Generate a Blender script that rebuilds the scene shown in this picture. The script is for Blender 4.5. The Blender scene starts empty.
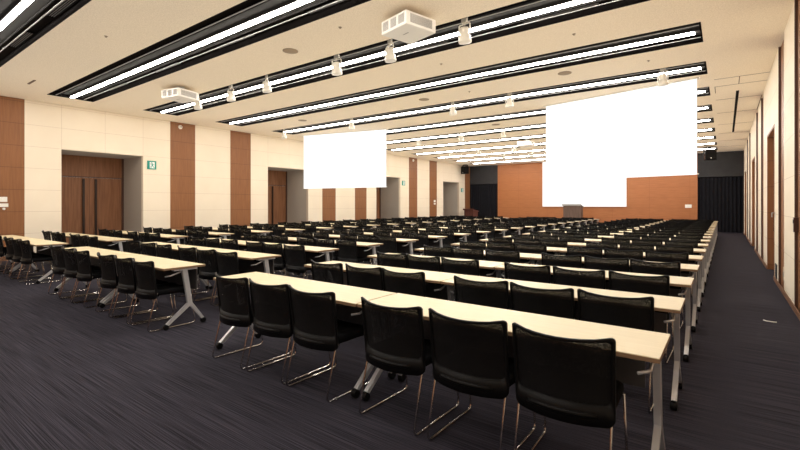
import bpy, math, random
from mathutils import Vector, Matrix

random.seed(7)
sc = bpy.context.scene
col = sc.collection
R = math.radians

# ------------------------------------------------------------------ materials
def new_mat(name):
    m = bpy.data.materials.new(name)
    m.use_nodes = True
    nt = m.node_tree
    b = nt.nodes['Principled BSDF']
    return m, nt, b

def simple(name, colr, rough=0.5, metal=0.0, spec=0.5):
    m, nt, b = new_mat(name)
    b.inputs['Base Color'].default_value = (*colr, 1)
    b.inputs['Roughness'].default_value = rough
    b.inputs['Metallic'].default_value = metal
    b.inputs['Specular IOR Level'].default_value = spec
    return m

def noisy(name, c0, c1, scale, rough=0.6, stretch=(1, 1, 1), detail=3, spec=0.3, bump=0.0, lo=0.3, hi=0.7):
    m, nt, b = new_mat(name)
    tc = nt.nodes.new('ShaderNodeTexCoord')
    mp = nt.nodes.new('ShaderNodeMapping')
    mp.inputs['Scale'].default_value = stretch
    nz = nt.nodes.new('ShaderNodeTexNoise')
    nz.inputs['Scale'].default_value = scale
    nz.inputs['Detail'].default_value = detail
    rp = nt.nodes.new('ShaderNodeValToRGB')
    rp.color_ramp.elements[0].position = lo
    rp.color_ramp.elements[1].position = hi
    rp.color_ramp.elements[0].color = (*c0, 1)
    rp.color_ramp.elements[1].color = (*c1, 1)
    L = nt.links.new
    L(tc.outputs['Object'], mp.inputs['Vector'])
    L(mp.outputs['Vector'], nz.inputs['Vector'])
    L(nz.outputs['Fac'], rp.inputs['Fac'])
    L(rp.outputs['Color'], b.inputs['Base Color'])
    b.inputs['Roughness'].default_value = rough
    b.inputs['Specular IOR Level'].default_value = spec
    if bump:
        bp = nt.nodes.new('ShaderNodeBump')
        bp.inputs['Strength'].default_value = bump
        bp.inputs['Distance'].default_value = 0.01
        L(nz.outputs['Fac'], bp.inputs['Height'])
        L(bp.outputs['Normal'], b.inputs['Normal'])
    return m

def math_node(nt, op, a, b=None, c=None):
    n = nt.nodes.new('ShaderNodeMath')
    n.operation = op
    for i, v in enumerate((a, b, c)):
        if v is None:
            continue
        if isinstance(v, (int, float)):
            n.inputs[i].default_value = v
        else:
            nt.links.new(v, n.inputs[i])
    return n.outputs[0]

def paneled(name, c0, c1, seam, zpitch, z0, axis='Y', phases=(), period=6.93, grain=(1, 1, 1), scale=4, rough=0.5, spec=0.3, w=0.008, lo=.3, hi=.7):
    """wall panels: fine grain plus narrow seams at a vertical pitch and at given phases along the wall"""
    m, nt, b = new_mat(name)
    L = nt.links.new
    tc = nt.nodes.new('ShaderNodeTexCoord')
    mp = nt.nodes.new('ShaderNodeMapping')
    mp.inputs['Scale'].default_value = grain
    nz = nt.nodes.new('ShaderNodeTexNoise')
    nz.inputs['Scale'].default_value = scale
    nz.inputs['Detail'].default_value = 4
    rp = nt.nodes.new('ShaderNodeValToRGB')
    rp.color_ramp.elements[0].position = lo
    rp.color_ramp.elements[1].position = hi
    rp.color_ramp.elements[0].color = (*c0, 1)
    rp.color_ramp.elements[1].color = (*c1, 1)
    L(tc.outputs['Object'], mp.inputs['Vector'])
    L(mp.outputs['Vector'], nz.inputs['Vector'])
    L(nz.outputs['Fac'], rp.inputs['Fac'])
    sp = nt.nodes.new('ShaderNodeSeparateXYZ')
    L(tc.outputs['Object'], sp.inputs['Vector'])
    z = math_node(nt, 'SUBTRACT', sp.outputs['Z'], z0 - zpitch * 10)
    d = math_node(nt, 'MODULO', z, zpitch)
    mask = math_node(nt, 'LESS_THAN', d, w)
    ax = sp.outputs[axis]
    for ph in phases:
        y = math_node(nt, 'SUBTRACT', ax, ph - period * 20)
        dd = math_node(nt, 'MODULO', y, period)
        mask = math_node(nt, 'MAXIMUM', mask, math_node(nt, 'LESS_THAN', dd, w))
    mx = nt.nodes.new('ShaderNodeMix')
    mx.data_type = 'RGBA'
    L(mask, mx.inputs[0])
    L(rp.outputs['Color'], mx.inputs[6])
    mx.inputs[7].default_value = (*seam, 1)
    L(mx.outputs[2], b.inputs['Base Color'])
    b.inputs['Roughness'].default_value = rough
    b.inputs['Specular IOR Level'].default_value = spec
    return m

def emit(name, colr, strength):
    m = bpy.data.materials.new(name)
    m.use_nodes = True
    nt = m.node_tree
    nt.nodes.remove(nt.nodes['Principled BSDF'])
    e = nt.nodes.new('ShaderNodeEmission')
    e.inputs['Color'].default_value = (*colr, 1)
    e.inputs['Strength'].default_value = strength
    nt.links.new(e.outputs[0], nt.nodes['Material Output'].inputs['Surface'])
    return m

def carpet():
    m, nt, b = new_mat('carpet')
    L = nt.links.new
    tc = nt.nodes.new('ShaderNodeTexCoord')
    facs = []
    for stretch, sca, det in (((1.3, 190, 1), 1.0, 2), ((0.4, 14, 1), 1.0, 2), ((160, 300, 1), 1.0, 1)):
        mp = nt.nodes.new('ShaderNodeMapping')
        mp.inputs['Scale'].default_value = stretch
        nz = nt.nodes.new('ShaderNodeTexNoise')
        nz.inputs['Scale'].default_value = sca
        nz.inputs['Detail'].default_value = det
        L(tc.outputs['Object'], mp.inputs['Vector'])
        L(mp.outputs['Vector'], nz.inputs['Vector'])
        facs.append(nz.outputs['Fac'])
    a = math_node(nt, 'MULTIPLY', facs[0], 0.66)
    a = math_node(nt, 'MULTIPLY_ADD', facs[1], 0.06, a)
    a = math_node(nt, 'MULTIPLY_ADD', facs[2], 0.28, a)
    rp = nt.nodes.new('ShaderNodeValToRGB')
    rp.color_ramp.elements[0].position = 0.38
    rp.color_ramp.elements[1].position = 0.68
    rp.color_ramp.elements[0].color = (0.006, 0.0055, 0.0075, 1)
    rp.color_ramp.elements[1].color = (0.062, 0.056, 0.071, 1)
    L(a, rp.inputs['Fac'])
    L(rp.outputs['Color'], b.inputs['Base Color'])
    b.inputs['Roughness'].default_value = 0.95
    b.inputs['Specular IOR Level'].default_value = 0.1
    return m

def mesh_fabric():
    m, nt, b = new_mat('mesh_fabric')
    L = nt.links.new
    b.inputs['Base Color'].default_value = (0.006, 0.0058, 0.006, 1)
    b.inputs['Roughness'].default_value = 0.7
    b.inputs['Specular IOR Level'].default_value = 0.2
    tr = nt.nodes.new('ShaderNodeBsdfTransparent')
    tc = nt.nodes.new('ShaderNodeTexCoord')
    ck = nt.nodes.new('ShaderNodeTexVoronoi')
    ck.inputs['Scale'].default_value = 420
    L(tc.outputs['Object'], ck.inputs['Vector'])
    f = math_node(nt, 'LESS_THAN', ck.outputs['Distance'], 0.37)
    mx = nt.nodes.new('ShaderNodeMixShader')
    L(f, mx.inputs[0])
    L(b.outputs[0], mx.inputs[1])
    L(tr.outputs[0], mx.inputs[2])
    L(mx.outputs[0], nt.nodes['Material Output'].inputs['Surface'])
    return m

SEAMS = (4.19, 5.27, 6.34)
CREAM = paneled('cream_wall_panel', (0.81, 0.70, 0.54), (0.84, 0.735, 0.575), (0.62, 0.50, 0.37), 0.585, 0.1, 'Y', SEAMS, scale=1.5, rough=0.55)
WOOD = paneled('brown_wood_panel', (0.22, 0.092, 0.038), (0.27, 0.116, 0.048), (0.10, 0.04, 0.02), 0.585, 0.1, 'Y', (), grain=(20, 20, 1.2), scale=1.6, rough=0.45)
STAGEWOOD = paneled('orange_wood_panel', (0.33, 0.122, 0.045), (0.40, 0.150, 0.056), (0.20, 0.07, 0.025), 0.585, 0.1, 'X', (0.4,), period=1.95, grain=(1.2, 1, 14), scale=1.6, rough=0.42)
DOORWOOD = noisy('door_wood', (0.20, 0.085, 0.04), (0.29, 0.13, 0.062), 1.5, 0.45, (14, 14, 1.0))
DARKWOOD_SHADOW = simple('dark_wood_and_shadow_line', (0.07, 0.03, 0.018), 0.5)  # alcove door frames, and the painted shadow line on the right-wall stripes
REVEAL_SHADED = simple('shaded_alcove_cream', (0.42, 0.365, 0.30), 0.7)  # wall cream with the alcove's shade put into its colour
CEIL = noisy('ceiling_board', (0.79, 0.675, 0.515), (0.93, 0.81, 0.64), 60, 0.9, (1, 1, 1), 3, 0.1, 0.15, .35, .65)
TROUGH = simple('trough_black', (0.008, 0.0065, 0.006), 0.9, 0, 0.1)
REFLECT = simple('trough_grey_reflector', (0.045, 0.043, 0.041), 1.0, 0, 0.05)
RAIL = simple('white_rail', (0.5, 0.49, 0.47), 0.6)
LAMP = emit('fluorescent_tube_glow', (1.0, 0.945, 0.88), 37.0)
SLAT = simple('vent_slat_grey', (0.22, 0.21, 0.20), 0.4)
CARPET = carpet()
GRILLE = simple('vent_grille_grey', (0.13, 0.12, 0.11), 0.5)
WHITE = simple('white_plastic', (0.80, 0.77, 0.70), 0.4)
GREYP = simple('grey_plastic', (0.30, 0.28, 0.25), 0.5)
OFFW = simple('off_white_enamel', (0.74, 0.70, 0.60), 0.35)
BLACK = simple('black_plastic', (0.005, 0.0048, 0.0048), 0.45, 0, 0.16)
SEATM = noisy('black_seat_fabric', (0.004, 0.004, 0.0045), (0.007, 0.0068, 0.007), 120, 0.9, spec=0.08)
MESHF = mesh_fabric()
CHROME = simple('dark_chrome', (0.62, 0.59, 0.57), 0.16, 1.0)
SILVER = simple('silver_paint', (0.70, 0.68, 0.66), 0.28, 0.55)
BEECH = noisy('pale_beech_laminate', (0.61, 0.505, 0.305), (0.66, 0.55, 0.345), 3, 0.38, (1, 14, 1), 3, 0.4)
EDGE = simple('brown_edge_band', (0.20, 0.12, 0.065), 0.5)
DGREY = simple('dark_grey_panel', (0.075, 0.068, 0.064), 0.55)
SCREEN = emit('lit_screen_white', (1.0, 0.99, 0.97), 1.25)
CURTAIN = noisy('black_velvet_curtain', (0.0035, 0.0035, 0.0055), (0.008, 0.008, 0.011), 8, 0.9, (6, 6, 0.6))
CHARCOAL = noisy('charcoal_wall_panel', (0.028, 0.027, 0.028), (0.036, 0.035, 0.036), 3, 0.7)
GREEN = simple('green_sign', (0.0, 0.27, 0.20), 0.4)
WHITESIGN = simple('white_sign', (0.82, 0.85, 0.82), 0.4)
LECT = noisy('grey_brown_wood', (0.10, 0.062, 0.045), (0.15, 0.095, 0.07), 2, 0.4, (12, 12, 1))
LECTR = noisy('dark_red_wood', (0.085, 0.032, 0.024), (0.13, 0.05, 0.036), 2, 0.4, (12, 12, 1))
BASEB = simple('brown_skirting', (0.20, 0.10, 0.055), 0.5)
GLASS = simple('dark_lens', (0.03, 0.03, 0.04), 0.08)

# ------------------------------------------------------------------ mesh builder
class MB:
    def __init__(s):
        s.v, s.f, s.m, s.sm = [], [], [], []
    def face(s, idx, mi=0, smooth=False):
        s.f.append(idx); s.m.append(mi); s.sm.append(smooth)
    def box(s, x0, x1, y0, y1, z0, z1, mi=0):
        n = len(s.v)
        s.v += [(x0, y0, z0), (x1, y0, z0), (x1, y1, z0), (x0, y1, z0), (x0, y0, z1), (x1, y0, z1), (x1, y1, z1), (x0, y1, z1)]
        for q in ((0, 3, 2, 1), (4, 5, 6, 7), (0, 1, 5, 4), (1, 2, 6, 5), (2, 3, 7, 6), (3, 0, 4, 7)):
            s.face([n + i for i in q], mi)
        return s
    def prism(s, pts, z0, z1, mi=0, axis='z'):
        """polygon extruded along an axis (pts counter-clockwise seen from +axis)"""
        n = len(s.v); k = len(pts)
        for z in (z0, z1):
            for a, b in pts:
                s.v.append({'z': (a, b, z), 'y': (b, z, a), 'x': (z, a, b)}[axis])
        s.face([n + i for i in reversed(range(k))], mi)
        s.face([n + k + i for i in range(k)], mi)
        for i in range(k):
            j = (i + 1) % k
            s.face([n + i, n + j, n + k + j, n + k + i], mi)
        return s
    def bar(s, p0, p1, w, d, mi=0, side=(1, 0, 0), w1=None, d1=None):
        p0, p1 = Vector(p0), Vector(p1)
        ax = (p1 - p0).normalized()
        u = Vector(side); u = (u - ax * u.dot(ax)).normalized()
        t = ax.cross(u)
        n = len(s.v)
        for p, ww, dd in ((p0, w, d), (p1, w1 or w, d1 or d)):
            for a, b in ((-1, -1), (1, -1), (1, 1), (-1, 1)):
                s.v.append(tuple(p + u * a * ww / 2 + t * b * dd / 2))
        for q in ((3, 2, 1, 0), (4, 5, 6, 7), (0, 1, 5, 4), (1, 2, 6, 5), (2, 3, 7, 6), (3, 0, 4, 7)):
            s.face([n + i for i in q], mi)
        return s
    def tube(s, path, r, k=8, mi=0, cap=True):
        P = [Vector(p) for p in path]
        n0 = len(s.v)
        up = None
        for i, p in enumerate(P):
            a = P[i + 1] - p if i < len(P) - 1 else p - P[i - 1]
            if 0 < i < len(P) - 1:
                a = (P[i + 1] - p).normalized() + (p - P[i - 1]).normalized()
            a.normalize()
            if up is None:
                up = Vector((1, 0, 0)) if abs(a.x) < 0.9 else Vector((0, 0, 1))
            u = (up - a * up.dot(a)).normalized(); up = u
            w = a.cross(u)
            for j in range(k):
                t = 2 * math.pi * j / k
                s.v.append(tuple(p + (u * math.cos(t) + w * math.sin(t)) * r))
        for i in range(len(P) - 1):
            for j in range(k):
                a, b = n0 + i * k + j, n0 + i * k + (j + 1) % k
                s.face([a, b, b + k, a + k], mi, True)
        if cap:
            s.face([n0 + j for j in reversed(range(k))], mi)
            e = n0 + (len(P) - 1) * k
            s.face([e + j for j in range(k)], mi)
        return s
    def lathe(s, prof, k=16, c=(0, 0, 0), axis='z', mi=0, smooth=True):
        n0 = len(s.v)
        for r, h in prof:
            for j in range(k):
                t = 2 * math.pi * j / k
                a, b = r * math.cos(t), r * math.sin(t)
                q = {'z': (a, b, h), 'x': (h, a, b), 'y': (b, h, a)}[axis]
                s.v.append((q[0] + c[0], q[1] + c[1], q[2] + c[2]))
        for i in range(len(prof) - 1):
            for j in range(k):
                a, b = n0 + i * k + j, n0 + i * k + (j + 1) % k
                s.face([a, b, b + k, a + k], mi, smooth)
        s.face([n0 + j for j in reversed(range(k))], mi)
        e = n0 + (len(prof) - 1) * k
        s.face([e + j for j in range(k)], mi)
        return s
    def add(s, o, mi=0):
        n = len(s.v)
        s.v += o.v
        for f, m, q in zip(o.f, o.m, o.sm):
            s.face([n + i for i in f], mi + m, q)
        return s
    def mesh(s, name, mats):
        me = bpy.data.meshes.new(name)
        me.from_pydata(s.v, [], s.f)
        for m in (mats if isinstance(mats, (list, tuple)) else [mats]):
            me.materials.append(m)
        me.polygons.foreach_set('material_index', s.m)
        me.polygons.foreach_set('use_smooth', s.sm)
        me.update()
        return me
    def build(s, name, mats, parent=None, kind=None):
        o = bpy.data.objects.new(name, s.mesh(name, mats))
        col.objects.link(o)
        if parent is not None:
            o.parent = parent
        if kind:
            o['kind'] = kind
        return o

def tag(o, label, cat, group=None, kind=None):
    o['label'] = label
    o['category'] = cat
    if group: o['group'] = group
    if kind: o['kind'] = kind
    return o

def thing(name, label, cat, loc=(0, 0, 0), rz=0, group=None):
    o = bpy.data.objects.new(name, None)
    o.empty_display_size = 0.1
    col.objects.link(o)
    o.location = loc
    o.rotation_euler = (0, 0, rz)
    return tag(o, label, cat, group)

KIDS = {}
def kids(o):
    return list(o.children)

def dup(root, loc, rz, label, group=None):
    def cp(o, parent):
        c = o.copy()
        col.objects.link(c)
        c.parent = parent
        for ch in kids(o):
            cp(ch, c)
        return c
    r = cp(root, None)
    r.location = loc
    r.rotation_euler = (0, 0, rz)
    r['label'] = label
    if group: r['group'] = group
    return r

ORD = ['first', 'second', 'third', 'fourth', 'fifth', 'sixth', 'seventh', 'eighth', 'ninth', 'tenth', 'eleventh', 'twelfth', 'thirteenth',
       'fourteenth', 'fifteenth', 'sixteenth', 'seventeenth', 'eighteenth', 'nineteenth', 'twentieth']

# ------------------------------------------------------------------ dimensions
XL, XR = -15.0, 0.77           # faces of the side walls
YB, YF = -4.0, 28.75           # back wall behind the camera, front (stage) wall
ZC = 4.27                      # ceiling
PER = 6.93                     # the wall pattern repeats
ALC = 1.5                      # depth of the left door alcoves
TROUGH_X0, TROUGH_X1 = -13.88, -0.30
TROUGH_Y = [4.08 + 2.295 * (k - 1) for k in range(-1, 12)]
HW = 0.51                      # half width of a trough

# ------------------------------------------------------------------ floor, ceiling
MB().box(-16.8, 1.2, YB, YF + 1.0, -0.12, 0).build('floor', CARPET, kind='structure')

c = MB()
edges = [YB]
for y in TROUGH_Y:
    edges += [y - HW, y + HW]
edges.append(YF)
for i in range(0, len(edges), 2):
    c.box(TROUGH_X0, TROUGH_X1, edges[i], edges[i + 1], ZC, ZC + 0.16)
c.box(XL - 0.1, TROUGH_X0, YB, YF, ZC, ZC + 0.16)
c.box(TROUGH_X1, XR + 0.1, YB, YF, ZC, ZC + 0.16)
ceiling = c.build('ceiling', CEIL, kind='structure')
n = 1
for y in TROUGH_Y:             # dark pan of each light trough
    t = MB()
    x0, x1, d = TROUGH_X0, TROUGH_X1, 0.004
    t.box(x0, x1, y - HW, y + HW, ZC + 0.13, ZC + 0.15)
    t.box(x0, x1, y - HW, y - HW + d, ZC - 0.004, ZC + 0.13)
    t.box(x0, x1, y + HW - d, y + HW, ZC - 0.004, ZC + 0.13)
    t.box(x0, x0 + d, y - HW, y + HW, ZC - 0.004, ZC + 0.13)
    t.box(x1 - d, x1, y - HW, y + HW, ZC - 0.004, ZC + 0.13)
    t.build('trim_%d' % n, TROUGH, kind='structure'); n += 1
# slot and panel joints in the ceiling beside the right wall
MB().box(0.22, 0.28, 13.6, 21.2, ZC - 0.006, ZC).build('trim_%d' % n, TROUGH, kind='structure'); n += 1
g = MB()
for y in (12.1, 12.85, 14.5, 16.6, 19.0, 21.4, 23.8, 26.2):
    g.box(-0.2, XR, y, y + 0.02, ZC - 0.003, ZC)
for y0, y1, x in ((12.1, 12.85, 0.25), (12.85, 13.6, -0.2), (14.5, 16.6, 0.75)):
    g.box(x, x + 0.015, y0, y1, ZC - 0.003, ZC)
g.build('trim_%d' % n, simple('joint_brown', (0.16, 0.10, 0.06), 0.8), kind='structure'); n += 1

# ------------------------------------------------------------------ side walls
def bands(first):
    """(kind, y0, y1) bands along a side wall"""
    out = []
    for k in range(-2, 5):
        o = k * PER
        out += [('wood', 0.27 + o, 1.13 + o), ('wood', 2.50 + o, 3.38 + o), ('alc', 4.19 + o, 6.34 + o)]
    out.append(('wood', 27.99, YF))
    res = []
    for b in sorted(out, key=lambda q: q[1]):
        if b[2] <= YB or b[1] >= YF:
            continue
        if b[0] == 'wood' and 27 < b[1] < 27.9:
            continue
        b = (b[0], max(b[1], YB), min(b[2], YF))
        if res and b[1] < res[-1][2]:
            continue
        res.append(b)
    return res

BL = bands('l')
HT = 3.02
cw = MB(); y = YB
alcoves = []
for kind, y0, y1 in BL:
    if y0 > y:
        cw.box(XL - 0.12, XL, y, y0, 0, ZC)
    if kind == 'alc':
        cw.box(XL - 0.12, XL, y0, y1, HT, ZC)
        alcoves.append((y0, y1))
    y = y1
if y < YF:
    cw.box(XL - 0.12, XL, y, YF, 0, ZC)
cw.build('wall_left', CREAM, kind='structure')
for kind, y0, y1 in BL:
    if kind == 'wood':
        MB().box(XL - 0.12, XL + 0.006, y0, y1, 0, ZC).build('trim_%d' % n, WOOD, kind='structure'); n += 1
dn = 1
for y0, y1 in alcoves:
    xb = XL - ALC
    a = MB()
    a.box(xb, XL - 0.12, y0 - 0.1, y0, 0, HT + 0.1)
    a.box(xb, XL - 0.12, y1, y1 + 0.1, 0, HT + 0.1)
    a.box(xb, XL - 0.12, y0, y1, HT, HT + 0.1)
    a.build('trim_%d' % n, REVEAL_SHADED, kind='structure'); n += 1
    # double door with transom panel
    door = bpy.data.objects.new('door_%d' % dn, None); col.objects.link(door)
    door['kind'] = 'structure'; door['label'] = 'brown double wooden door at the back of a wall alcove'
    dn += 1
    ym = (y0 + y1) / 2 + 0.08
    f = MB()
    f.box(xb - 0.06, xb + 0.05, y0, y0 + 0.05, 0, HT)
    f.box(xb - 0.06, xb + 0.05, y1 - 0.05, y1, 0, HT)
    f.box(xb - 0.06, xb + 0.03, y0 + 0.05, y1 - 0.05, 2.335, 2.36)
    f.build('door_frame', DARKWOOD_SHADOW, door)
    MB().box(xb - 0.06, xb + 0.015, y0 + 0.05, y1 - 0.05, 2.36, HT).build('transom_panel', DOORWOOD, door)
    for sgn in (-1, 1):
        a0, a1 = (y0 + 0.055, ym - 0.004) if sgn < 0 else (ym + 0.004, y1 - 0.055)
        lf = MB().box(xb - 0.05, xb + 0.01, a0, a1, 0.012, 2.33).build('door_leaf', DOORWOOD, door)
        yh = ym + sgn * 0.17
        h = MB().box(xb + 0.045, xb + 0.075, yh - 0.03, yh + 0.03, 0.25, 2.29)
        for z in (0.5, 1.3, 2.1):
            h.box(xb + 0.01, xb + 0.045, yh - 0.012, yh + 0.012, z - 0.012, z + 0.012)
        h.build('door_handle', simple('dark_bronze', (0.035, 0.02, 0.015), 0.35, 0.4), lf)

# right wall: same rhythm, shallow door recesses
cw = MB(); y = YB
rdoors = []
for kind, y0, y1 in BL:
    if y0 > y:
        cw.box(XR, XR + 0.3, y, y0, 0, ZC)
    if kind == 'alc':
        cw.box(XR, XR + 0.3, y0, y1 - 0.35, HT, ZC)
        cw.box(XR, XR + 0.3, y1 - 0.35, y1, 0, ZC)
        rdoors.append((y0, y1 - 0.35))
    y = y1
if y < YF:
    cw.box(XR, XR + 0.3, y, YF, 0, ZC)
cw.build('wall_right', CREAM, kind='structure')
for kind, y0, y1 in BL:
    if kind == 'wood':
        MB().box(XR + 0.03, XR + 0.3, y0, y1, 0, ZC).build('trim_%d' % n, WOOD, kind='structure'); n += 1
        MB().box(XR - 0.004, XR + 0.03, y1 - 0.012, y1, 0, ZC).build('trim_%d' % n, DARKWOOD_SHADOW, kind='structure'); n += 1  # dark strip painted in as the shadow line at the stripe's far edge
for y0, y1 in rdoors:
    door = bpy.data.objects.new('door_%d' % dn, None); col.objects.link(door)
    door['kind'] = 'structure'; door['label'] = 'brown wooden door set into the right wall'
    dn += 1
    f = MB()
    f.box(XR - 0.004, XR + 0.2, y0 - 0.0, y0 + 0.05, 0, HT)
    f.box(XR - 0.004, XR + 0.2, y1 - 0.05, y1, 0, HT)
    f.box(XR - 0.004, XR + 0.2, y0 + 0.05, y1 - 0.05, HT - 0.05, HT)
    f.build('door_frame', WOOD, door)
    ym = (y0 + y1) / 2
    for a0, a1, yh in ((y0 + 0.055, ym - 0.004, ym - 0.12), (ym + 0.004, y1 - 0.055, ym + 0.12)):
        lf = MB().box(XR + 0.11, XR + 0.16, a0, a1, 0.012, HT - 0.055).build('door_leaf', DOORWOOD, door)
        MB().tube([(XR + 0.11, yh, 0.9), (XR + 0.06, yh, 0.9), (XR + 0.06, yh, 1.3), (XR + 0.11, yh, 1.3)], 0.012).build('door_handle', CHROME, lf)

# skirting
for side, x0, x1, gap in (('left', XL + 0.006, XL + 0.018, [(a, b) for a, b in alcoves]), ('right', XR - 0.018, XR - 0.006, rdoors)):
    b = MB(); y = YB
    for a0, a1 in gap:
        b.box(x0, x1, y, a0, 0, 0.08); y = a1
    if y < YF - 0.02:
        b.box(x0, x1, y, YF - 0.02, 0, 0.08)
    b.build('baseboard_' + side, BASEB, kind='structure')

# ------------------------------------------------------------------ front and back walls
XW0, XW1 = -12.82, -1.20
MB().box(XW0, XW1, YF, YF + 0.2, 0, ZC).build('wall_front', STAGEWOOD, kind='structure')
w = MB()
w.box(XL - 0.1, XW0, YF + 0.02, YF + 0.2, 2.96, ZC)
w.box(XW1, XR + 0.1, YF + 0.02, YF + 0.2, 2.96, ZC)
w.box(XL - 0.1, XW0, YF + 0.75, YF + 0.85, 0, 2.96)
w.box(XW1, XR + 0.1, YF + 0.75, YF + 0.85, 0, 2.96)
w.box(XW0, XW0 + 0.05, YF + 0.2, YF + 0.75, 0, 2.96)
w.box(XW1 - 0.05, XW1, YF + 0.2, YF + 0.75, 0, 2.96)
w.box(XL - 0.15, XL - 0.1, YF, YF + 0.85, 0, ZC)
w.box(XR + 0.1, XR + 0.15, YF, YF + 0.85, 0, ZC)
w.box(XL - 0.1, XR + 0.1, YF + 0.2, YF + 0.85, 2.96, 3.0)
w.build('trim_%d' % n, CHARCOAL, kind='structure'); n += 1
MB().box(XL - 0.12, XR + 0.3, YB - 0.2, YB, 0, ZC).build('wall_back', WOOD, kind='structure')

def curtain(x0, x1, label):
    m = MB(); N = int((x1 - x0) / 0.03)
    rows = [0.02, 1.0, 2.0, 2.94]
    idx = []
    for zi, z in enumerate(rows):
        r = []
        for th in (0, 0.02):
            for i in range(N + 1):
                x = x0 + (x1 - x0) * i / N
                a = 0.045 * (1.0 - 0.25 * zi / 3)
                yy = YF + 0.16 + th + a * math.sin(x * 2 * math.pi / 0.17 + 0.8 * math.sin(x * 3.1)) + 0.02 * math.sin(x * 9 + zi)
                m.v.append((x, yy, z)); r.append(len(m.v) - 1)
        idx.append(r)
    for a, b in zip(idx, idx[1:]):
        for i in range(N):
            m.face([a[i], a[i + 1], b[i + 1], b[i]], 0, True)
            o = N + 1
            m.face([a[o + i + 1], a[o + i], b[o + i], b[o + i + 1]], 0, True)
    o = m.build('curtain', CURTAIN)
    tag(o, label, 'curtain')
curtain(XL - 0.05, XW0 - 0.02, 'black pleated curtain in the far left corner, left of the orange wood wall')
curtain(XW1 + 0.02, XR + 0.05, 'black pleated curtain at the far end of the right aisle')

# ------------------------------------------------------------------ ceiling lights
near_names = {0: 'behind the camera'}
seg = (TROUGH_X1 - TROUGH_X0 - 0.16) / 11
hs = MB().box(TROUGH_X0 + 0.03, TROUGH_X1 - 0.03, -0.24, 0.24, 0.075, 0.095)
hs.bar((TROUGH_X0 + 0.03, 0.24, 0.075), (TROUGH_X1 - 0.03, 0.24, 0.075), 0.012, 0.05, side=(0, 1, 0))
hs.bar((TROUGH_X0 + 0.03, -0.24, 0.075), (TROUGH_X1 - 0.03, -0.24, 0.075), 0.012, 0.05, side=(0, 1, 0))
hs.bar((TROUGH_X0 + 0.03, 0, 0.055), (TROUGH_X1 - 0.03, 0, 0.055), 0.10, 0.06, side=(0, 1, 0))
me_h = hs.mesh('reflector_housing', REFLECT)
me_r = MB().box(TROUGH_X0 + 0.03, TROUGH_X1 - 0.03, -0.007, 0.007, 0.0, 0.010).mesh('rail', RAIL)
me_t = MB().box(0, seg - 0.03, -0.035, 0.035, 0, 0.03).mesh('light_tube', LAMP)
for k, y in enumerate(TROUGH_Y):
    place = 'behind the camera' if k == 0 else ('at the upper left corner' if k == 1 else
            ('farthest, by the stage wall' if k == len(TROUGH_Y) - 1 else ORD[k - 1] + ' from the camera'))
    t = thing('linear_light', 'long white fluorescent light line in a ceiling trough, ' + place, 'ceiling light', (0, y, ZC), 0, 'light lines in the ceiling troughs')
    def lk(name, me, loc=(0, 0, 0)):
        o = bpy.data.objects.new(name, me); col.objects.link(o); o.parent = t; o.location = loc
        return o
    lk('reflector_housing', me_h)
    for s in (-0.33, 0.29):
        lk('rail', me_r, (0, s, 0.012))
    for i in range(11):
        lk('light_tube', me_t, (TROUGH_X0 + 0.09 + i * seg, 0, -0.004))

# air vents beside the tubes
def vent_mesh(L):
    v = MB()
    for i in range(4):
        yy = 0.012 + i * 0.028
        v.bar((0.01, yy, 0.02), (L - 0.01, yy, 0.02), 0.006, 0.012, side=(0, 1, 0))
    return v, MB().box(0, L, -0.006, 0, 0, 0.045).box(0, L, 0.106, 0.112, 0, 0.045).box(0, 0.008, 0, 0.106, 0, 0.045).box(L - 0.008, L, 0, 0.106, 0, 0.045)
sl, fr = vent_mesh(1.15)
sl_m, fr_m = sl.mesh('slats', SLAT), fr.mesh('vent_frame', TROUGH)
for k in range(1, 7):
    for j, x in enumerate((-12.6, -10.1, -7.6, -5.1, -2.6)):
        if k == 1 and j > 1:
            continue
        t = thing('ceiling_vent', 'slim grey slatted vent, %s from the left in the %s light trough' % (ORD[j], ORD[k - 1] if k > 1 else 'nearest'),
                  'vent', (x * 0.87 + 0.4 if k == 1 else x, TROUGH_Y[k] + 0.36, ZC + 0.085), 0, 'air vents in the light troughs')
        for nm, me in (('slats', sl_m), ('vent_frame', fr_m)):
            o = bpy.data.objects.new(nm, me); col.objects.link(o); o.parent = t

# track spotlights
def make_spot(label):
    t = thing('spotlight', label, 'spotlight', group='track spotlights under the light troughs')
    MB().box(-0.05, 0.05, -0.018, 0.018, -0.02, 0.09).tube([(0, 0, -0.02), (0, 0, -0.055)], 0.012).build('track_adapter', OFFW, t)
    MB().tube([(-0.105, 0, -0.22), (-0.105, 0, -0.06), (-0.09, 0, -0.045), (0.09, 0, -0.045), (0.105, 0, -0.06), (0.105, 0, -0.22)], 0.010).build('yoke', OFFW, t)
    h = MB().lathe([(0.02, 0.085), (0.052, 0.075), (0.06, 0.03), (0.05, 0.0), (0.07, -0.02), (0.078, -0.08), (0.074, -0.10), (0.066, -0.10)], 18)
    rot = Matrix.Rotation(R(8), 4, 'X') @ Matrix.Scale(1.3, 4)
    h.v = [tuple(rot @ Vector(p) + Vector((0, 0, -0.20))) for p in h.v]
    head = h.build('lamp_head', OFFW, t)
    ln = MB().lathe([(0.064, -0.085), (0.06, -0.103), (0.03, -0.108)], 18)
    ln.v = [tuple(rot @ Vector(p) + Vector((0, 0, -0.20))) for p in ln.v]
    ln.build('lens', WHITE, head)
    return t
spots = []
def sx(y, xs, nm):
    for i, x in enumerate(xs):
        spots.append((x - 0.09, y, 'off-white track spotlight, %s from the right under the %s light trough' % (ORD[i], nm)))
sx(TROUGH_Y[3] - 0.40, (-3.12, -4.57, -5.86, -8.02, -9.4, -10.9), 'third')
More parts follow.
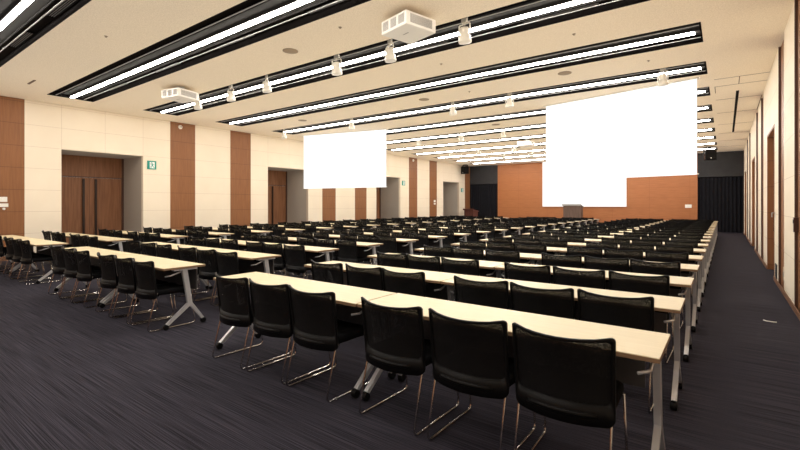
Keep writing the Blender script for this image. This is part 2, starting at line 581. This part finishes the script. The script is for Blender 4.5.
sx(TROUGH_Y[5] - 0.40, (-0.95, -4.3, -5.95, -9.75, -13.2), 'fifth')
sx(TROUGH_Y[7] - 0.40, (-6.45, -8.2, -10.2, -12.0), 'seventh')
sx(TROUGH_Y[9] - 0.40, (-7.9, -9.7, -11.3), 'ninth')
sx(TROUGH_Y[10] - 0.40, (-6.4, -7.9, -9.4), 'tenth')
p0 = None
for x, y, lb in spots:
    rz = random.uniform(-0.5, 0.5)
    if p0 is None:
        p0 = make_spot(lb); p0.location = (x, y, ZC); p0.rotation_euler.z = rz
    else:
        dup(p0, (x, y, ZC), rz, lb)

# ------------------------------------------------------------------ projectors
def make_projector(label):
    t = thing('projector', label, 'projector', group='white ceiling projectors')
    # body: 0.58 x 0.58, hung under the ceiling; origin at ceiling
    hw, hd, z0, z1 = 0.29, 0.29, -0.29, -0.09
    b = MB().box(-hw, hw, -hd, hd, z0, z1)
    body = b.build('body', WHITE, t)
    bv = body.modifiers.new('bevel', 'BEVEL'); bv.width = 0.018; bv.segments = 3
    MB().box(-0.16, 0.16, -0.16, 0.16, z1, -0.055).build('mount_plate', GREYP, t)
    MB().lathe([(0.035, -0.055), (0.035, -0.004), (0.10, -0.004), (0.10, 0.0)], 16).build('ceiling_bracket', WHITE, t)
    for sgn, ax in ((-1, 'x'), (1, 'x'), (-1, 'y')):
        g = MB()
        for i in range(3 if ax == 'y' else 1):
            wdt = 0.13 if ax == 'y' else 0.42
            cc = -0.18 + i * 0.18 if ax == 'y' else 0
            d = sgn * (hw + 0.002)
            e = sgn * (hw - 0.01)
            q = (min(d, e), max(d, e))
            if ax == 'x':
                g.box(q[0], q[1], cc - wdt / 2, cc + wdt / 2, z0 + 0.04, z1 - 0.035)
            else:
                g.box(cc - wdt / 2, cc + wdt / 2, q[0], q[1], z0 + 0.04, z1 - 0.035)
            m_ = int(wdt / 0.02)
            for j in range(m_):
                a0 = cc - wdt / 2 + (j + 0.5) * wdt / m_
                d2 = sgn * (hw + 0.006)
                q2 = (min(d2, d), max(d2, d))
                if ax == 'x':
                    g.box(q2[0], q2[1], a0 - 0.0032, a0 + 0.0032, z0 + 0.04, z1 - 0.035, 1)
                else:
                    g.box(a0 - 0.0032, a0 + 0.0032, q2[0], q2[1], z0 + 0.04, z1 - 0.035, 1)
        gr = g.build('vent_grille', [GRILLE, WHITE], t)
    ln = MB().lathe([(0.07, 0.285), (0.075, 0.31), (0.062, 0.335), (0.055, 0.335)], 20, (-0.1, 0, -0.19), 'y')
    le = ln.build('lens_ring', GREYP, t)
    MB().lathe([(0.055, 0.325), (0.03, 0.338)], 20, (-0.1, 0, -0.19), 'y').build('lens_glass', GLASS, le)
    MB().box(-0.06, 0.06, -0.06, -0.045, z0 - 0.002, z0 + 0.004).build('badge', GREYP, t)
    return t
pj = make_projector('large white projector hanging from the ceiling, nearest the camera')
pj.location = (-3.77, 5.28, ZC); pj.rotation_euler.z = R(-14)
dup(pj, (-10.5, 5.28, ZC), R(12), 'white projector hanging near the left wall, before the third light trough')
dup(pj, (-6.9, 18.4, ZC), R(0), 'small far white projector hanging toward the stage screen')

# ------------------------------------------------------------------ screens
def hung_screen(pl, pr, zb, label, bar=True):
    pl, pr = Vector((*pl, 0)), Vector((*pr, 0))
    L = (pr - pl).length
    rz = math.atan2(pr.y - pl.y, pr.x - pl.x)
    t = thing('projection_screen', label, 'screen', (pl.x, pl.y, zb), rz, 'white projection screens')
    h = ZC - zb
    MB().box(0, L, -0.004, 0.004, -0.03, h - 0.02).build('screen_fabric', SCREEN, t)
    MB().box(-0.03, L + 0.03, 0.004, 0.03, -0.028, 0.0).build('bottom_bar', OFFW, t)
    MB().box(-0.06, L + 0.06, -0.06, 0.06, h - 0.02, h).build('ceiling_case', OFFW, t)
    return t
hung_screen((-13.71, 11.90), (-10.09, 12.71), 2.14, 'white projection screen hanging before the left wall')
hung_screen((-4.09, 12.47), (-0.50, 11.72), 2.155, 'large white projection screen hanging at the right, nearest of the three')
hung_screen((-9.62, YF - 0.12), (-4.66, YF - 0.12), 1.38, 'white projection screen against the orange wood stage wall')

# ------------------------------------------------------------------ wall and ceiling fittings
def exit_sign(y, z, label):
    t = thing('exit_sign', label, 'sign', (XL, y, z), 0, 'green exit signs on the left wall')
    MB().box(0.0, 0.035, -0.135, 0.135, -0.135, 0.135).build('sign_box', GREEN, t)
    m = MB().box(0.035, 0.038, -0.07, 0.085, -0.105, 0.098)
    m.build('white_field', WHITESIGN, t)
    q = MB()                                         # running figure
    X0, X1 = 0.038, 0.041
    q.lathe([(0.018, X0), (0.018, X1)], 12, (0, -0.01, 0.075), 'x')
    def limb(a, b, w):
        q.bar((X0 + 0.0015, a[0], a[1]), (X0 + 0.0015, b[0], b[1]), w, 0.003, side=(0, 1, 0.001) if abs(a[0] - b[0]) < abs(a[1] - b[1]) else (0, 0.001, 1))
    limb((0.0, 0.05), (0.012, -0.02), 0.034)
    limb((0.0, 0.045), (-0.04, 0.02), 0.014); limb((-0.04, 0.02), (-0.06, 0.045), 0.014)
    limb((0.005, 0.045), (0.05, 0.03), 0.014); limb((0.05, 0.03), (0.06, -0.005), 0.014)
    limb((0.012, -0.02), (-0.03, -0.045), 0.018); limb((-0.03, -0.045), (-0.03, -0.095), 0.018)
    limb((0.014, -0.02), (0.04, -0.06), 0.018); limb((0.04, -0.06), (0.075, -0.075), 0.018)
    q.build('running_figure', GREEN, t)
exit_sign(6.60, 2.75, 'square green exit sign right of the nearest door alcove')
exit_sign(20.50, 2.72, 'square green exit sign beside the third door alcove, farther down the left wall')
exit_sign(27.55, 2.50, 'small green exit sign beside the farthest alcove on the left wall')

def wall_speaker(y, z, label):
    t = thing('wall_sensor', label, 'sensor', (XL + 0.006, y, z), 0, 'round white sensors on the brown panels')
    MB().lathe([(0.07, 0.0), (0.07, 0.02), (0.055, 0.05), (0.03, 0.07)], 16, axis='x').build('dome', WHITE, t)
    MB().lathe([(0.025, 0.068), (0.02, 0.085)], 12, axis='x').build('lens', GREYP, t)
wall_speaker(7.53, 4.12, 'round white sensor high on the second brown panel from the left')
wall_speaker(21.48, 4.12, 'round white sensor high on a far brown panel')

t = thing('switch_plate', 'white double wall switch on the leftmost brown panel', 'switch', (XL + 0.006, 2.96, 1.5))
MB().box(0, 0.012, -0.09, 0.07, 0.03, 0.16).build('upper_plate', WHITE, t)
lo = MB().box(0, 0.012, -0.12, 0.09, -0.10, -0.01).build('lower_plate', WHITE, t)
MB().lathe([(0.03, 0.0), (0.03, 0.03), (0.02, 0.035)], 14, (0, 0.0, -0.15), 'x').build('knob', WHITE, t)
t = thing('switch_plate', 'small white switch on a far brown panel of the left wall', 'switch', (XL + 0.006, 23.9, 1.6))
MB().box(0, 0.012, -0.10, 0.10, 0.03, 0.17).build('upper_plate', WHITE, t)
MB().box(0, 0.012, -0.10, 0.10, -0.12, -0.02).build('lower_plate', WHITE, t)
t = thing('control_plate', 'white control plate on the orange wood stage wall', 'switch', (-1.62, YF + 0.006, 1.385))
MB().box(-0.15, 0.15, -0.02, 0, -0.09, 0.09).build('plate', WHITE, t)
b = MB()
for i in range(4):
    b.box(-0.12 + i * 0.065, -0.08 + i * 0.065, -0.026, -0.02, -0.03, 0.03)
b.build('buttons', OFFW, t)

t = thing('wall_vent', 'small black grille low on the right wall', 'vent', (XR, 10.72, 0.20))
MB().box(-0.01, 0, -0.16, 0.16, -0.11, 0.15).build('vent_frame', BLACK, t)
s = MB()
for i in range(7):
    s.box(-0.016, -0.01, -0.14, 0.14, -0.09 + i * 0.034, -0.08 + i * 0.034)
s.build('slats', DGREY, t)
t = thing('outlet_plate', 'pale socket plate low on a brown panel of the right wall', 'outlet', (XR + 0.03, 9.75, 0.28))
MB().box(-0.01, 0, -0.12, 0.12, -0.10, 0.12).build('plate', simple('tan_plastic', (0.5, 0.36, 0.24), 0.5), t)
MB().box(-0.014, -0.01, -0.06, 0.06, -0.03, 0.05).build('socket', GREYP, t)
t = thing('wall_phone', 'small dark wall device at the right picture edge', 'switch', (XR + 0.03, 8.0, 1.18))
MB().box(-0.05, 0, -0.04, 0.04, -0.10, 0.10).build('body', simple('dark_brown_plastic', (0.05, 0.02, 0.015), 0.4), t)
MB().box(-0.055, -0.05, -0.025, 0.025, 0.02, 0.07).build('button', BLACK, t)
t = thing('wall_hook', 'small metal hook on the right wall before the nearest door', 'hook', (XR, 10.95, 1.25))
MB().tube([(0.0, -0.04, 0.05), (-0.05, -0.04, 0.05), (-0.05, -0.04, -0.03), (-0.05, 0.04, -0.03), (-0.05, 0.04, 0.05), (0, 0.04, 0.05)], 0.008).build('loop', GREYP, t)
MB().box(-0.006, 0, -0.06, 0.06, -0.05, 0.08).build('plate', OFFW, t)
t = MB().tube([(-0.04, 0.015, 0.006), (0.0, -0.01, 0.006), (0.05, 0.0, 0.006), (0.09, 0.02, 0.006)], 0.006, 6).build('paper_scrap', WHITE)
t.location = (0.42, 7.1, 0); t.rotation_euler.z = R(-20)
tag(t, 'thin white scrap lying on the carpet of the right aisle', 'scrap')

# ceiling discs, sprinklers, detectors
disc = MB().lathe([(0.14, 0.0), (0.14, -0.008), (0.12, -0.012), (0.05, -0.013)], 24)
dm = disc.mesh('ceiling_speaker', simple('tan_grille', (0.34, 0.26, 0.18), 0.8))
for i, (x, y, lb) in enumerate(((-6.38, 5.22, 'round tan ceiling speaker between the second and third light troughs'),
                                (-6.45, 9.75, 'round tan ceiling speaker left of the other, before the fifth light trough'),
                                (-2.75, 9.6, 'round tan ceiling speaker above the right screen, before the fifth light trough'),
                                (-11.3, 9.75, 'round tan ceiling speaker nearest the left wall, before the fifth light trough'),
                                (-6.45, 14.3, 'round tan ceiling speaker past the fifth light trough'))):
    o = bpy.data.objects.new('ceiling_speaker', dm); col.objects.link(o); o.location = (x, y, ZC)
    tag(o, lb, 'speaker', 'round ceiling speakers')
spr = MB().lathe([(0.03, 0.0), (0.03, -0.005), (0.010, -0.008), (0.010, -0.018), (0.018, -0.021), (0.018, -0.023)], 12)
sm = spr.mesh('sprinkler', simple('brass_dull', (0.36, 0.27, 0.18), 0.5, 0.3))
for i, (x, y, lb) in enumerate(((-8.3, 2.93, 'small sprinkler head on the ceiling between the first and second troughs'),
                                (-4.9, 5.0, 'small sprinkler head on the ceiling left of the nearest projector'),
                                (-4.55, 7.5, 'small sprinkler head between the third and fourth light troughs'),
                                (-5.1, 9.75, 'small sprinkler head between the fourth and fifth light troughs'),
                                (-2.0, 7.5, 'small sprinkler head at the right between the third and fourth troughs'),
                                (-1.2, 9.75, 'small sprinkler head left of the fifth trough end'))):
    o = bpy.data.objects.new('ceiling_sprinkler', sm); col.objects.link(o); o.location = (x, y, ZC + 0.004)
    tag(o, lb, 'sprinkler', 'ceiling sprinklers')
o = MB().box(-0.25, 0.25, -0.02, 0.02, -0.012, 0).build('ceiling_slot', simple('slot_brown', (0.18, 0.11, 0.07), 0.7))
o.location = (-12.75, 3.0, ZC); tag(o, 'short dark slot in the ceiling near the upper left corner', 'vent')

# hanging black loudspeakers
def hung_speaker(loc, rz, label):
    t = thing('hanging_loudspeaker', label, 'loudspeaker', loc, rz, 'black loudspeakers at the stage corners')
    b = MB().prism([(-0.24, -0.18), (0.24, -0.18), (0.18, 0.2), (-0.18, 0.2)], -0.64, -0.12)
    bo = b.build('cabinet', BLACK, t)
    bv = bo.modifiers.new('bevel', 'BEVEL'); bv.width = 0.015; bv.segments = 2
    MB().box(-0.21, 0.21, -0.19, -0.18, -0.61, -0.15).build('grille', BLACK, t)
    MB().box(-0.02, 0.02, -0.197, -0.19, -0.58, -0.54).build('badge', WHITE, t)
    MB().box(-0.12, 0.12, -0.1, 0.1, -0.03, 0).box(-0.26, -0.24, -0.05, 0.05, -0.42, -0.03).box(0.24, 0.26, -0.05, 0.05, -0.42, -0.03).box(-0.26, 0.26, -0.05, 0.05, -0.06, -0.03).build('bracket', BLACK, t)
    return t
s1 = hung_speaker((-0.60, 26.0, ZC), R(20), 'black loudspeaker hanging at the far right beside the light ends')
dup(s1, (-14.62, 27.3, ZC), R(-25), 'black loudspeaker hanging in the far left corner')

# lecterns
def lectern(loc, rz, label, mat, w, h):
    t = thing('lectern', label, 'lectern', loc, rz)
    MB().box(-w / 2, w / 2, -0.28, 0.28, 0, 0.07).build('base', mat, t)
    p = MB().box(-w / 2 + 0.03, w / 2 - 0.03, -0.26, -0.22, 0.07, h - 0.1)
    p.build('front_panel', mat, t)
    for s in (-1, 1):
        x = s * (w / 2 - 0.03)
        MB().box(min(x, x - s * 0.03), max(x, x - s * 0.03), -0.22, 0.24, 0.07, h - 0.12).build('side_panel', mat, t)
    tp = MB().prism([(-0.32, h - 0.08), (0.30, h - 0.2), (0.30, h - 0.16), (-0.32, h - 0.035)], -w / 2 - 0.02, w / 2 + 0.02, axis='x')
    tp.build('sloped_top', mat, t)
    MB().box(-w / 2 - 0.02, w / 2 + 0.02, -0.34, -0.30, h - 0.1, h).build('top_rail', GREYP if mat is LECT else mat, t)
lectern((-7.25, 27.0, 0), 0, 'grey-brown wooden lectern in front of the stage screen', LECT, 1.05, 1.5)
lectern((-14.1, 27.2, 0), R(-12), 'dark red-brown lectern at the far left, before the black curtain', LECTR, 0.85, 1.2)

# ------------------------------------------------------------------ chair
def rrect(hw, hh, r, k=5, rt=None):
    pts = []
    rt = rt or r
    for sx_, sy_, r, a0 in ((1, 1, rt, 0), (-1, 1, rt, 90), (-1, -1, r, 180), (1, -1, r, 270)):
        cx, cy = sx_ * (hw - r), sy_ * (hh - r)
        for i in range(k + 1):
            a = R(a0 + 90 * i / k)
            pts.append((cx + r * math.cos(a), cy + r * math.sin(a)))
    # extra points on the long horizontal edges so the shell bends
    out = []
    N = len(pts)
    for i in range(N):
        a, b = pts[i], pts[(i + 1) % N]
        out.append(a)
        if abs(a[1] - b[1]) < 1e-6 and abs(a[0] - b[0]) > 0.1:
            for j in range(1, 8):
                out.append((a[0] + (b[0] - a[0]) * j / 8, a[1]))
    return out

ZB0, ZB1 = 0.365, 0.81          # back bottom and top
HB = 0.257                      # half width of back
def back_y(x, z):
    t = (z - ZB0) / (ZB1 - ZB0)
    return -0.158 - 0.082 * (1 - min(1, abs(x) / HB) ** 2) - 0.045 * t ** 2 + 0.02 * math.sin(t * math.pi)
zc = (ZB0 + ZB1) / 2; hh = (ZB1 - ZB0) / 2
def chair_meshes():
    out = {}
    outer = rrect(HB, hh, 0.034, rt=0.03)
    # ears: the upper corners sweep up slightly, the middle of the top sags
    def warp(x, z):
        t = max(0, (z - zc) / hh)
        return x * (1 - 0.03 * (1 - (z - zc) / hh) * 0.5), z - 0.016 * t * (1 - (abs(x) / HB) ** 2) + 0.014 * t * (abs(x) / HB) ** 8
    inner = []
    N = len(outer)
    icx, icz, ihw, ihh = 0, zc + 0.044, HB - 0.018, hh - 0.060
    inner = [(p[0] / HB * ihw, icz + p[1] / hh * ihh) for p in outer]
    outer = [(p[0], zc + p[1]) for p in outer]
    f = MB()
    rings = []
    for pts, off in ((outer, -0.010), (outer, 0.008), (inner, 0.010), (inner, -0.012)):
        r = []
        for x, z in pts:
            x, z = warp(x, z)
            f.v.append((x, back_y(x, z) + off, z)); r.append(len(f.v) - 1)
        rings.append(r)
    for a in range(4):
        A, B = rings[a], rings[(a + 1) % 4]
        for i in range(N):
            j = (i + 1) % N
            f.face([A[i], A[j], B[j], B[i]], 0, True)
    out['back_frame'] = f
    p = MB()
    for off, flip in ((-0.004, False), (0.002, True)):
        prev = None
        for s in (1.0, 0.75, 0.5, 0.25):
            r = []
            for x, z in inner:
                xx, zz = x * s, icz + (z - icz) * s
                xx, zz = warp(xx, zz)
                p.v.append((xx, back_y(xx, zz) + off, zz)); r.append(len(p.v) - 1)
            if prev:
                for i in range(N):
                    j = (i + 1) % N
                    q = [prev[i], r[i], r[j], prev[j]]
                    p.face(q[::-1] if flip else q, 0, True)
            prev = r
        p.v.append((0, back_y(0, icz) + off, icz)); cidx = len(p.v) - 1
        for i in range(N):
            j = (i + 1) % N
            q = [prev[i], cidx, prev[j]]
            p.face(q[::-1] if flip else q, 0, True)
    out['mesh_panel'] = p
    g = MB()
    path = []
    for i in range(13):
        x = -0.17 + 0.34 * i / 12
        z = 0.418 - (0.006 if i in (0, 12) else 0)
        path.append((x, back_y(x, z) - (0.012 if 0 < i < 12 else 0.004), z))
    g.tube(path, 0.013, 8)
    out['lumbar_bar'] = g
    # seat
    s = MB()
    o2 = rrect(0.235, 0.225, 0.07)
    levels = [(0.90, 0.398), (0.985, 0.408), (1.0, 0.425), (0.985, 0.441), (0.93, 0.450), (0.6, 0.447)]
    rr = []
    for sc_, z in levels:
        r = []
        for x, y in o2:
            s.v.append((x * sc_, 0.03 + y * sc_, z + 0.012 * (x / 0.235) ** 2 * (1 if z > 0.42 else 0))); r.append(len(s.v) - 1)
        rr.append(r)
    for A, B in zip(rr, rr[1:]):
        for i in range(len(A)):
            j = (i + 1) % len(A)
            s.face([A[i], A[j], B[j], B[i]], 0, True)
    s.face(rr[0][::-1], 0); s.face(rr[-1], 0)
    out['seat'] = s
    for sd in (-1, 1):
        x = sd * 0.232
        l = MB()
        pts = [(x, -0.143, 0.435), (x, -0.165, 0.375), (x, -0.247, 0.06), (x, -0.247, 0.03), (x, -0.232, 0.012), (x, -0.21, 0.009), (x, 0.255, 0.009), (x, 0.28, 0.013), (x, 0.295, 0.032), (x, 0.294, 0.06), (x * 0.97, 0.245, 0.385)]
        l.tube(pts, 0.0072, 8)
        l.tube([(x, -0.16, 0.005), (x, -0.10, 0.005)], 0.0055, 6, mi=1)
        out['leg_l' if sd < 0 else 'leg_r'] = l
    out['bar_front'] = MB().tube([(-0.225, 0.235, 0.388), (0.225, 0.235, 0.388)], 0.008, 8)
    out['bar_rear'] = MB().tube([(-0.228, -0.12, 0.392), (0.228, -0.12, 0.392)], 0.008, 8)
    return out
CM = chair_meshes()
CPARTS = [('back_frame', 'back_frame', [BLACK]), ('mesh_panel', 'mesh_panel', [MESHF]), ('lumbar_bar', 'lumbar_bar', [BLACK]), ('seat', 'seat', [SEATM]),
          ('leg_l', 'sled_leg', [CHROME, BLACK]), ('leg_r', 'sled_leg', [CHROME, BLACK]), ('bar_front', 'crossbar', [CHROME]), ('bar_rear', 'crossbar', [CHROME])]
CMESH = {k: CM[k].mesh(nm, mats) for k, nm, mats in CPARTS}
def merged(parts):
    m = MB(); mats = []
    for mb, ms in parts:
        m.add(mb, len(mats)); mats += ms
    return m, mats
CALL_MB, CALL_MATS = merged([(CM[k], mats) for k, nm, mats in CPARTS])
CALL = CALL_MB.mesh('office_chair', CALL_MATS)

# ------------------------------------------------------------------ table: 1.93 x 0.47, origin at near right corner on the floor, extends -X and +Y
TL, TD, TH = 1.93, 0.495, 0.72
def table_meshes():
    o = {}
    o['tabletop'] = (MB().box(-TL, 0, 0, TD, TH - 0.022, TH, 0), [BEECH])
    e = MB()
    e.box(-TL - 0.002, 0.002, -0.002, 0, TH - 0.024, TH - 0.004)
    e.box(-TL - 0.002, 0.002, TD, TD + 0.002, TH - 0.024, TH - 0.004)
    e.box(-TL - 0.002, -TL, 0, TD, TH - 0.024, TH - 0.004)
    e.box(0, 0.002, 0, TD, TH - 0.024, TH - 0.004)
    o['edge_band'] = (e, [EDGE])
    o['modesty_panel'] = (MB().box(-TL + 0.12, -0.12, TD - 0.045, TD - 0.033, 0.40, TH - 0.03), [DGREY])
    o['crossbeam'] = (MB().box(-TL + 0.09, -0.09, 0.235, 0.285, TH - 0.085, TH - 0.026), [BLACK])
    for nm, x in (('leg_r', -0.04), ('leg_l', -TL + 0.04)):
        l = MB()
        l.box(x - 0.03, x + 0.03, 0.12, 0.40, TH - 0.045, TH - 0.023)
        l.bar((x, 0.255, TH - 0.04), (x, 0.325, 0.245), 0.036, 0.062, w1=0.036, d1=0.052)
        l.bar((x, 0.330, 0.275), (x, 0.05, 0.055), 0.034, 0.046, w1=0.034, d1=0.03)
        l.bar((x, 0.318, 0.275), (x, 0.485, 0.055), 0.034, 0.046, w1=0.034, d1=0.03)
        o[nm] = (l, [SILVER])
        for q, y in (('a', 0.04), ('b', 0.49)):
            cst = MB().lathe([(0.028, -0.022), (0.032, -0.016), (0.032, 0.016), (0.028, 0.022)], 14, (x, y, 0.032), 'x')
            cst.box(x - 0.012, x + 0.012, y - 0.018, y + 0.018, 0.045, 0.068)
            o['castor_' + nm + q] = (cst, [BLACK])
        s = 1 if nm == 'leg_r' else -1
        o['lever_' + nm] = (MB().tube([(x - s * 0.01, 0.23, TH - 0.06), (x - s * 0.01, 0.10, TH - 0.10), (x - s * 0.06, 0.06, TH - 0.11)], 0.009, 6), [SILVER])
    return o
TM = table_meshes()
TMESH = {k: v[0].mesh(k, v[1]) for k, v in TM.items()}
TALL_MB, TALL_MATS = merged(list(TM.values()))
TALL = TALL_MB.mesh('folding_table', TALL_MATS)

def link(name, me, parent):
    o = bpy.data.objects.new(name, me); col.objects.link(o); o.parent = parent
    return o
def chair_full(label):
    t = thing('office_chair', label, 'chair', group='black chairs behind the tables')
    for k, nm, mats in CPARTS:
        link(nm, CMESH[k], t)
    return t
def chair_far(label):
    o = bpy.data.objects.new('office_chair', CALL); col.objects.link(o)
    return tag(o, label, 'chair', 'black chairs behind the tables')
def table_full(label):
    t = thing('folding_table', label, 'table', group='beech folding tables in rows')
    tt = link('tabletop', TMESH['tabletop'], t)
    link('edge_band', TMESH['edge_band'], tt)
    link('modesty_panel', TMESH['modesty_panel'], t)
    link('crossbeam', TMESH['crossbeam'], t)
    for s in ('leg_r', 'leg_l'):
        l = link('leg', TMESH[s], t)
        link('castor', TMESH['castor_' + s + 'a'], l)
        link('castor', TMESH['castor_' + s + 'b'], l)
        link('lever', TMESH['lever_' + s], l)
    return t
def table_far(label):
    o = bpy.data.objects.new('folding_table', TALL); col.objects.link(o)
    return tag(o, label, 'table', 'beech folding tables in rows')

ROWS = 19
FULL = 8
INDIV = 17
Y0, PITCH = 2.40, 1.19
BLOCKS = [('right', -0.25), ('middle', -5.20), ('left', -10.12)]
rest = MB()
for r in range(ROWS):
    rown = 'nearest' if r == 0 else ORD[r]
    for bname, bx in BLOCKS:
        for h in range(2):
            x = bx - h * 1.945 + (0.05 if r == 0 and bx < -1 else 0)
            y = Y0 + r * PITCH + (random.uniform(-0.012, 0.012) if r else (0.03 if bx < -8 else 0))
            half = 'right' if h == 0 else 'left'
            lb = 'pale beech folding table, %s half of the %s row in the %s block' % (half, rown, bname)
            t = (table_full if r < FULL else table_far)(lb)
            t.location = (x, y, 0)
            t.rotation_euler.z = random.uniform(-0.004, 0.004)
            offs = (0.43, 0.97, 1.53) if (r == 0 and h == 0 and bx > -1) else (0.33, 0.86, 1.40) if (r == 0 and bx < -1) else ((0.36, 0.89, 1.43) if h else (0.40, 0.94, 1.48))
            for i, off in enumerate(offs):
                first = (r == 0 and bx > -1)
                cx = x - off + (0 if first else random.uniform(-0.006, 0.006))
                cy = y + 0.09 + (0 if first else 0.03 if r == 0 else random.uniform(-0.03, 0.02))
                rz = R(random.uniform(-1.5, 1.5)) if first else R(random.uniform(-2, 2))
                seat = h * 3 + i
                if r >= INDIV:
                    ca, sa = math.cos(rz), math.sin(rz)
                    m2 = MB(); m2.f, m2.m, m2.sm = CALL_MB.f, CALL_MB.m, CALL_MB.sm
                    m2.v = [(cx + a * ca - b * sa, cy + a * sa + b * ca, z) for a, b, z in CALL_MB.v]
                    rest.add(m2)
                    continue
                pos = ('at the right end' if seat == 0 else 'at the left end' if seat == 5 else ORD[seat] + ' from the right')
                lb = 'black mesh-back chair %s, %s row of the %s block' % (pos, rown, bname)
                c_ = (chair_full if r < FULL else chair_far)(lb)
                c_.location = (cx, cy, 0)
                c_.rotation_euler.z = rz
o = rest.build('far_chairs', CALL_MATS, kind='stuff')
tag(o, 'black chairs crowded in the two farthest rows before the stage wall', 'chairs', None, 'stuff')

# ------------------------------------------------------------------ world, camera, view
w = bpy.data.worlds.new('World'); sc.world = w
w.use_nodes = True
bg = w.node_tree.nodes['Background']
bg.inputs[0].default_value = (1.0, 0.92, 0.83, 1)
bg.inputs[1].default_value = 1.0
w.light_settings.ao_factor = 0.42
w.light_settings.distance = 3.0
cy_ = sc.cycles
cy_.use_fast_gi = True
cy_.fast_gi_method = 'ADD'
cy_.use_denoising = True
cy_.max_bounces = 10
cy_.diffuse_bounces = 6
cy_.transparent_max_bounces = 24
cy_.sample_clamp_indirect = 8
cy_.caustics_reflective = False
cy_.caustics_refractive = False

F = 437.1
cam = bpy.data.cameras.new('camera')
co = bpy.data.objects.new('camera', cam); col.objects.link(co)
cam.sensor_fit = 'HORIZONTAL'
cam.sensor_width = 36
cam.lens = F / 800 * 36
cam.shift_y = -20 / 800
cam.clip_end = 200
co.location = (0, 0, 1.45)
co.rotation_euler = (R(90), 0, math.atan(325 / F))
sc.camera = co
sc.view_settings.view_transform = 'Standard'
sc.view_settings.look = 'None'
sc.view_settings.gamma = 1
sc.view_settings.use_curve_mapping = False
sc.view_settings.exposure = 0.0
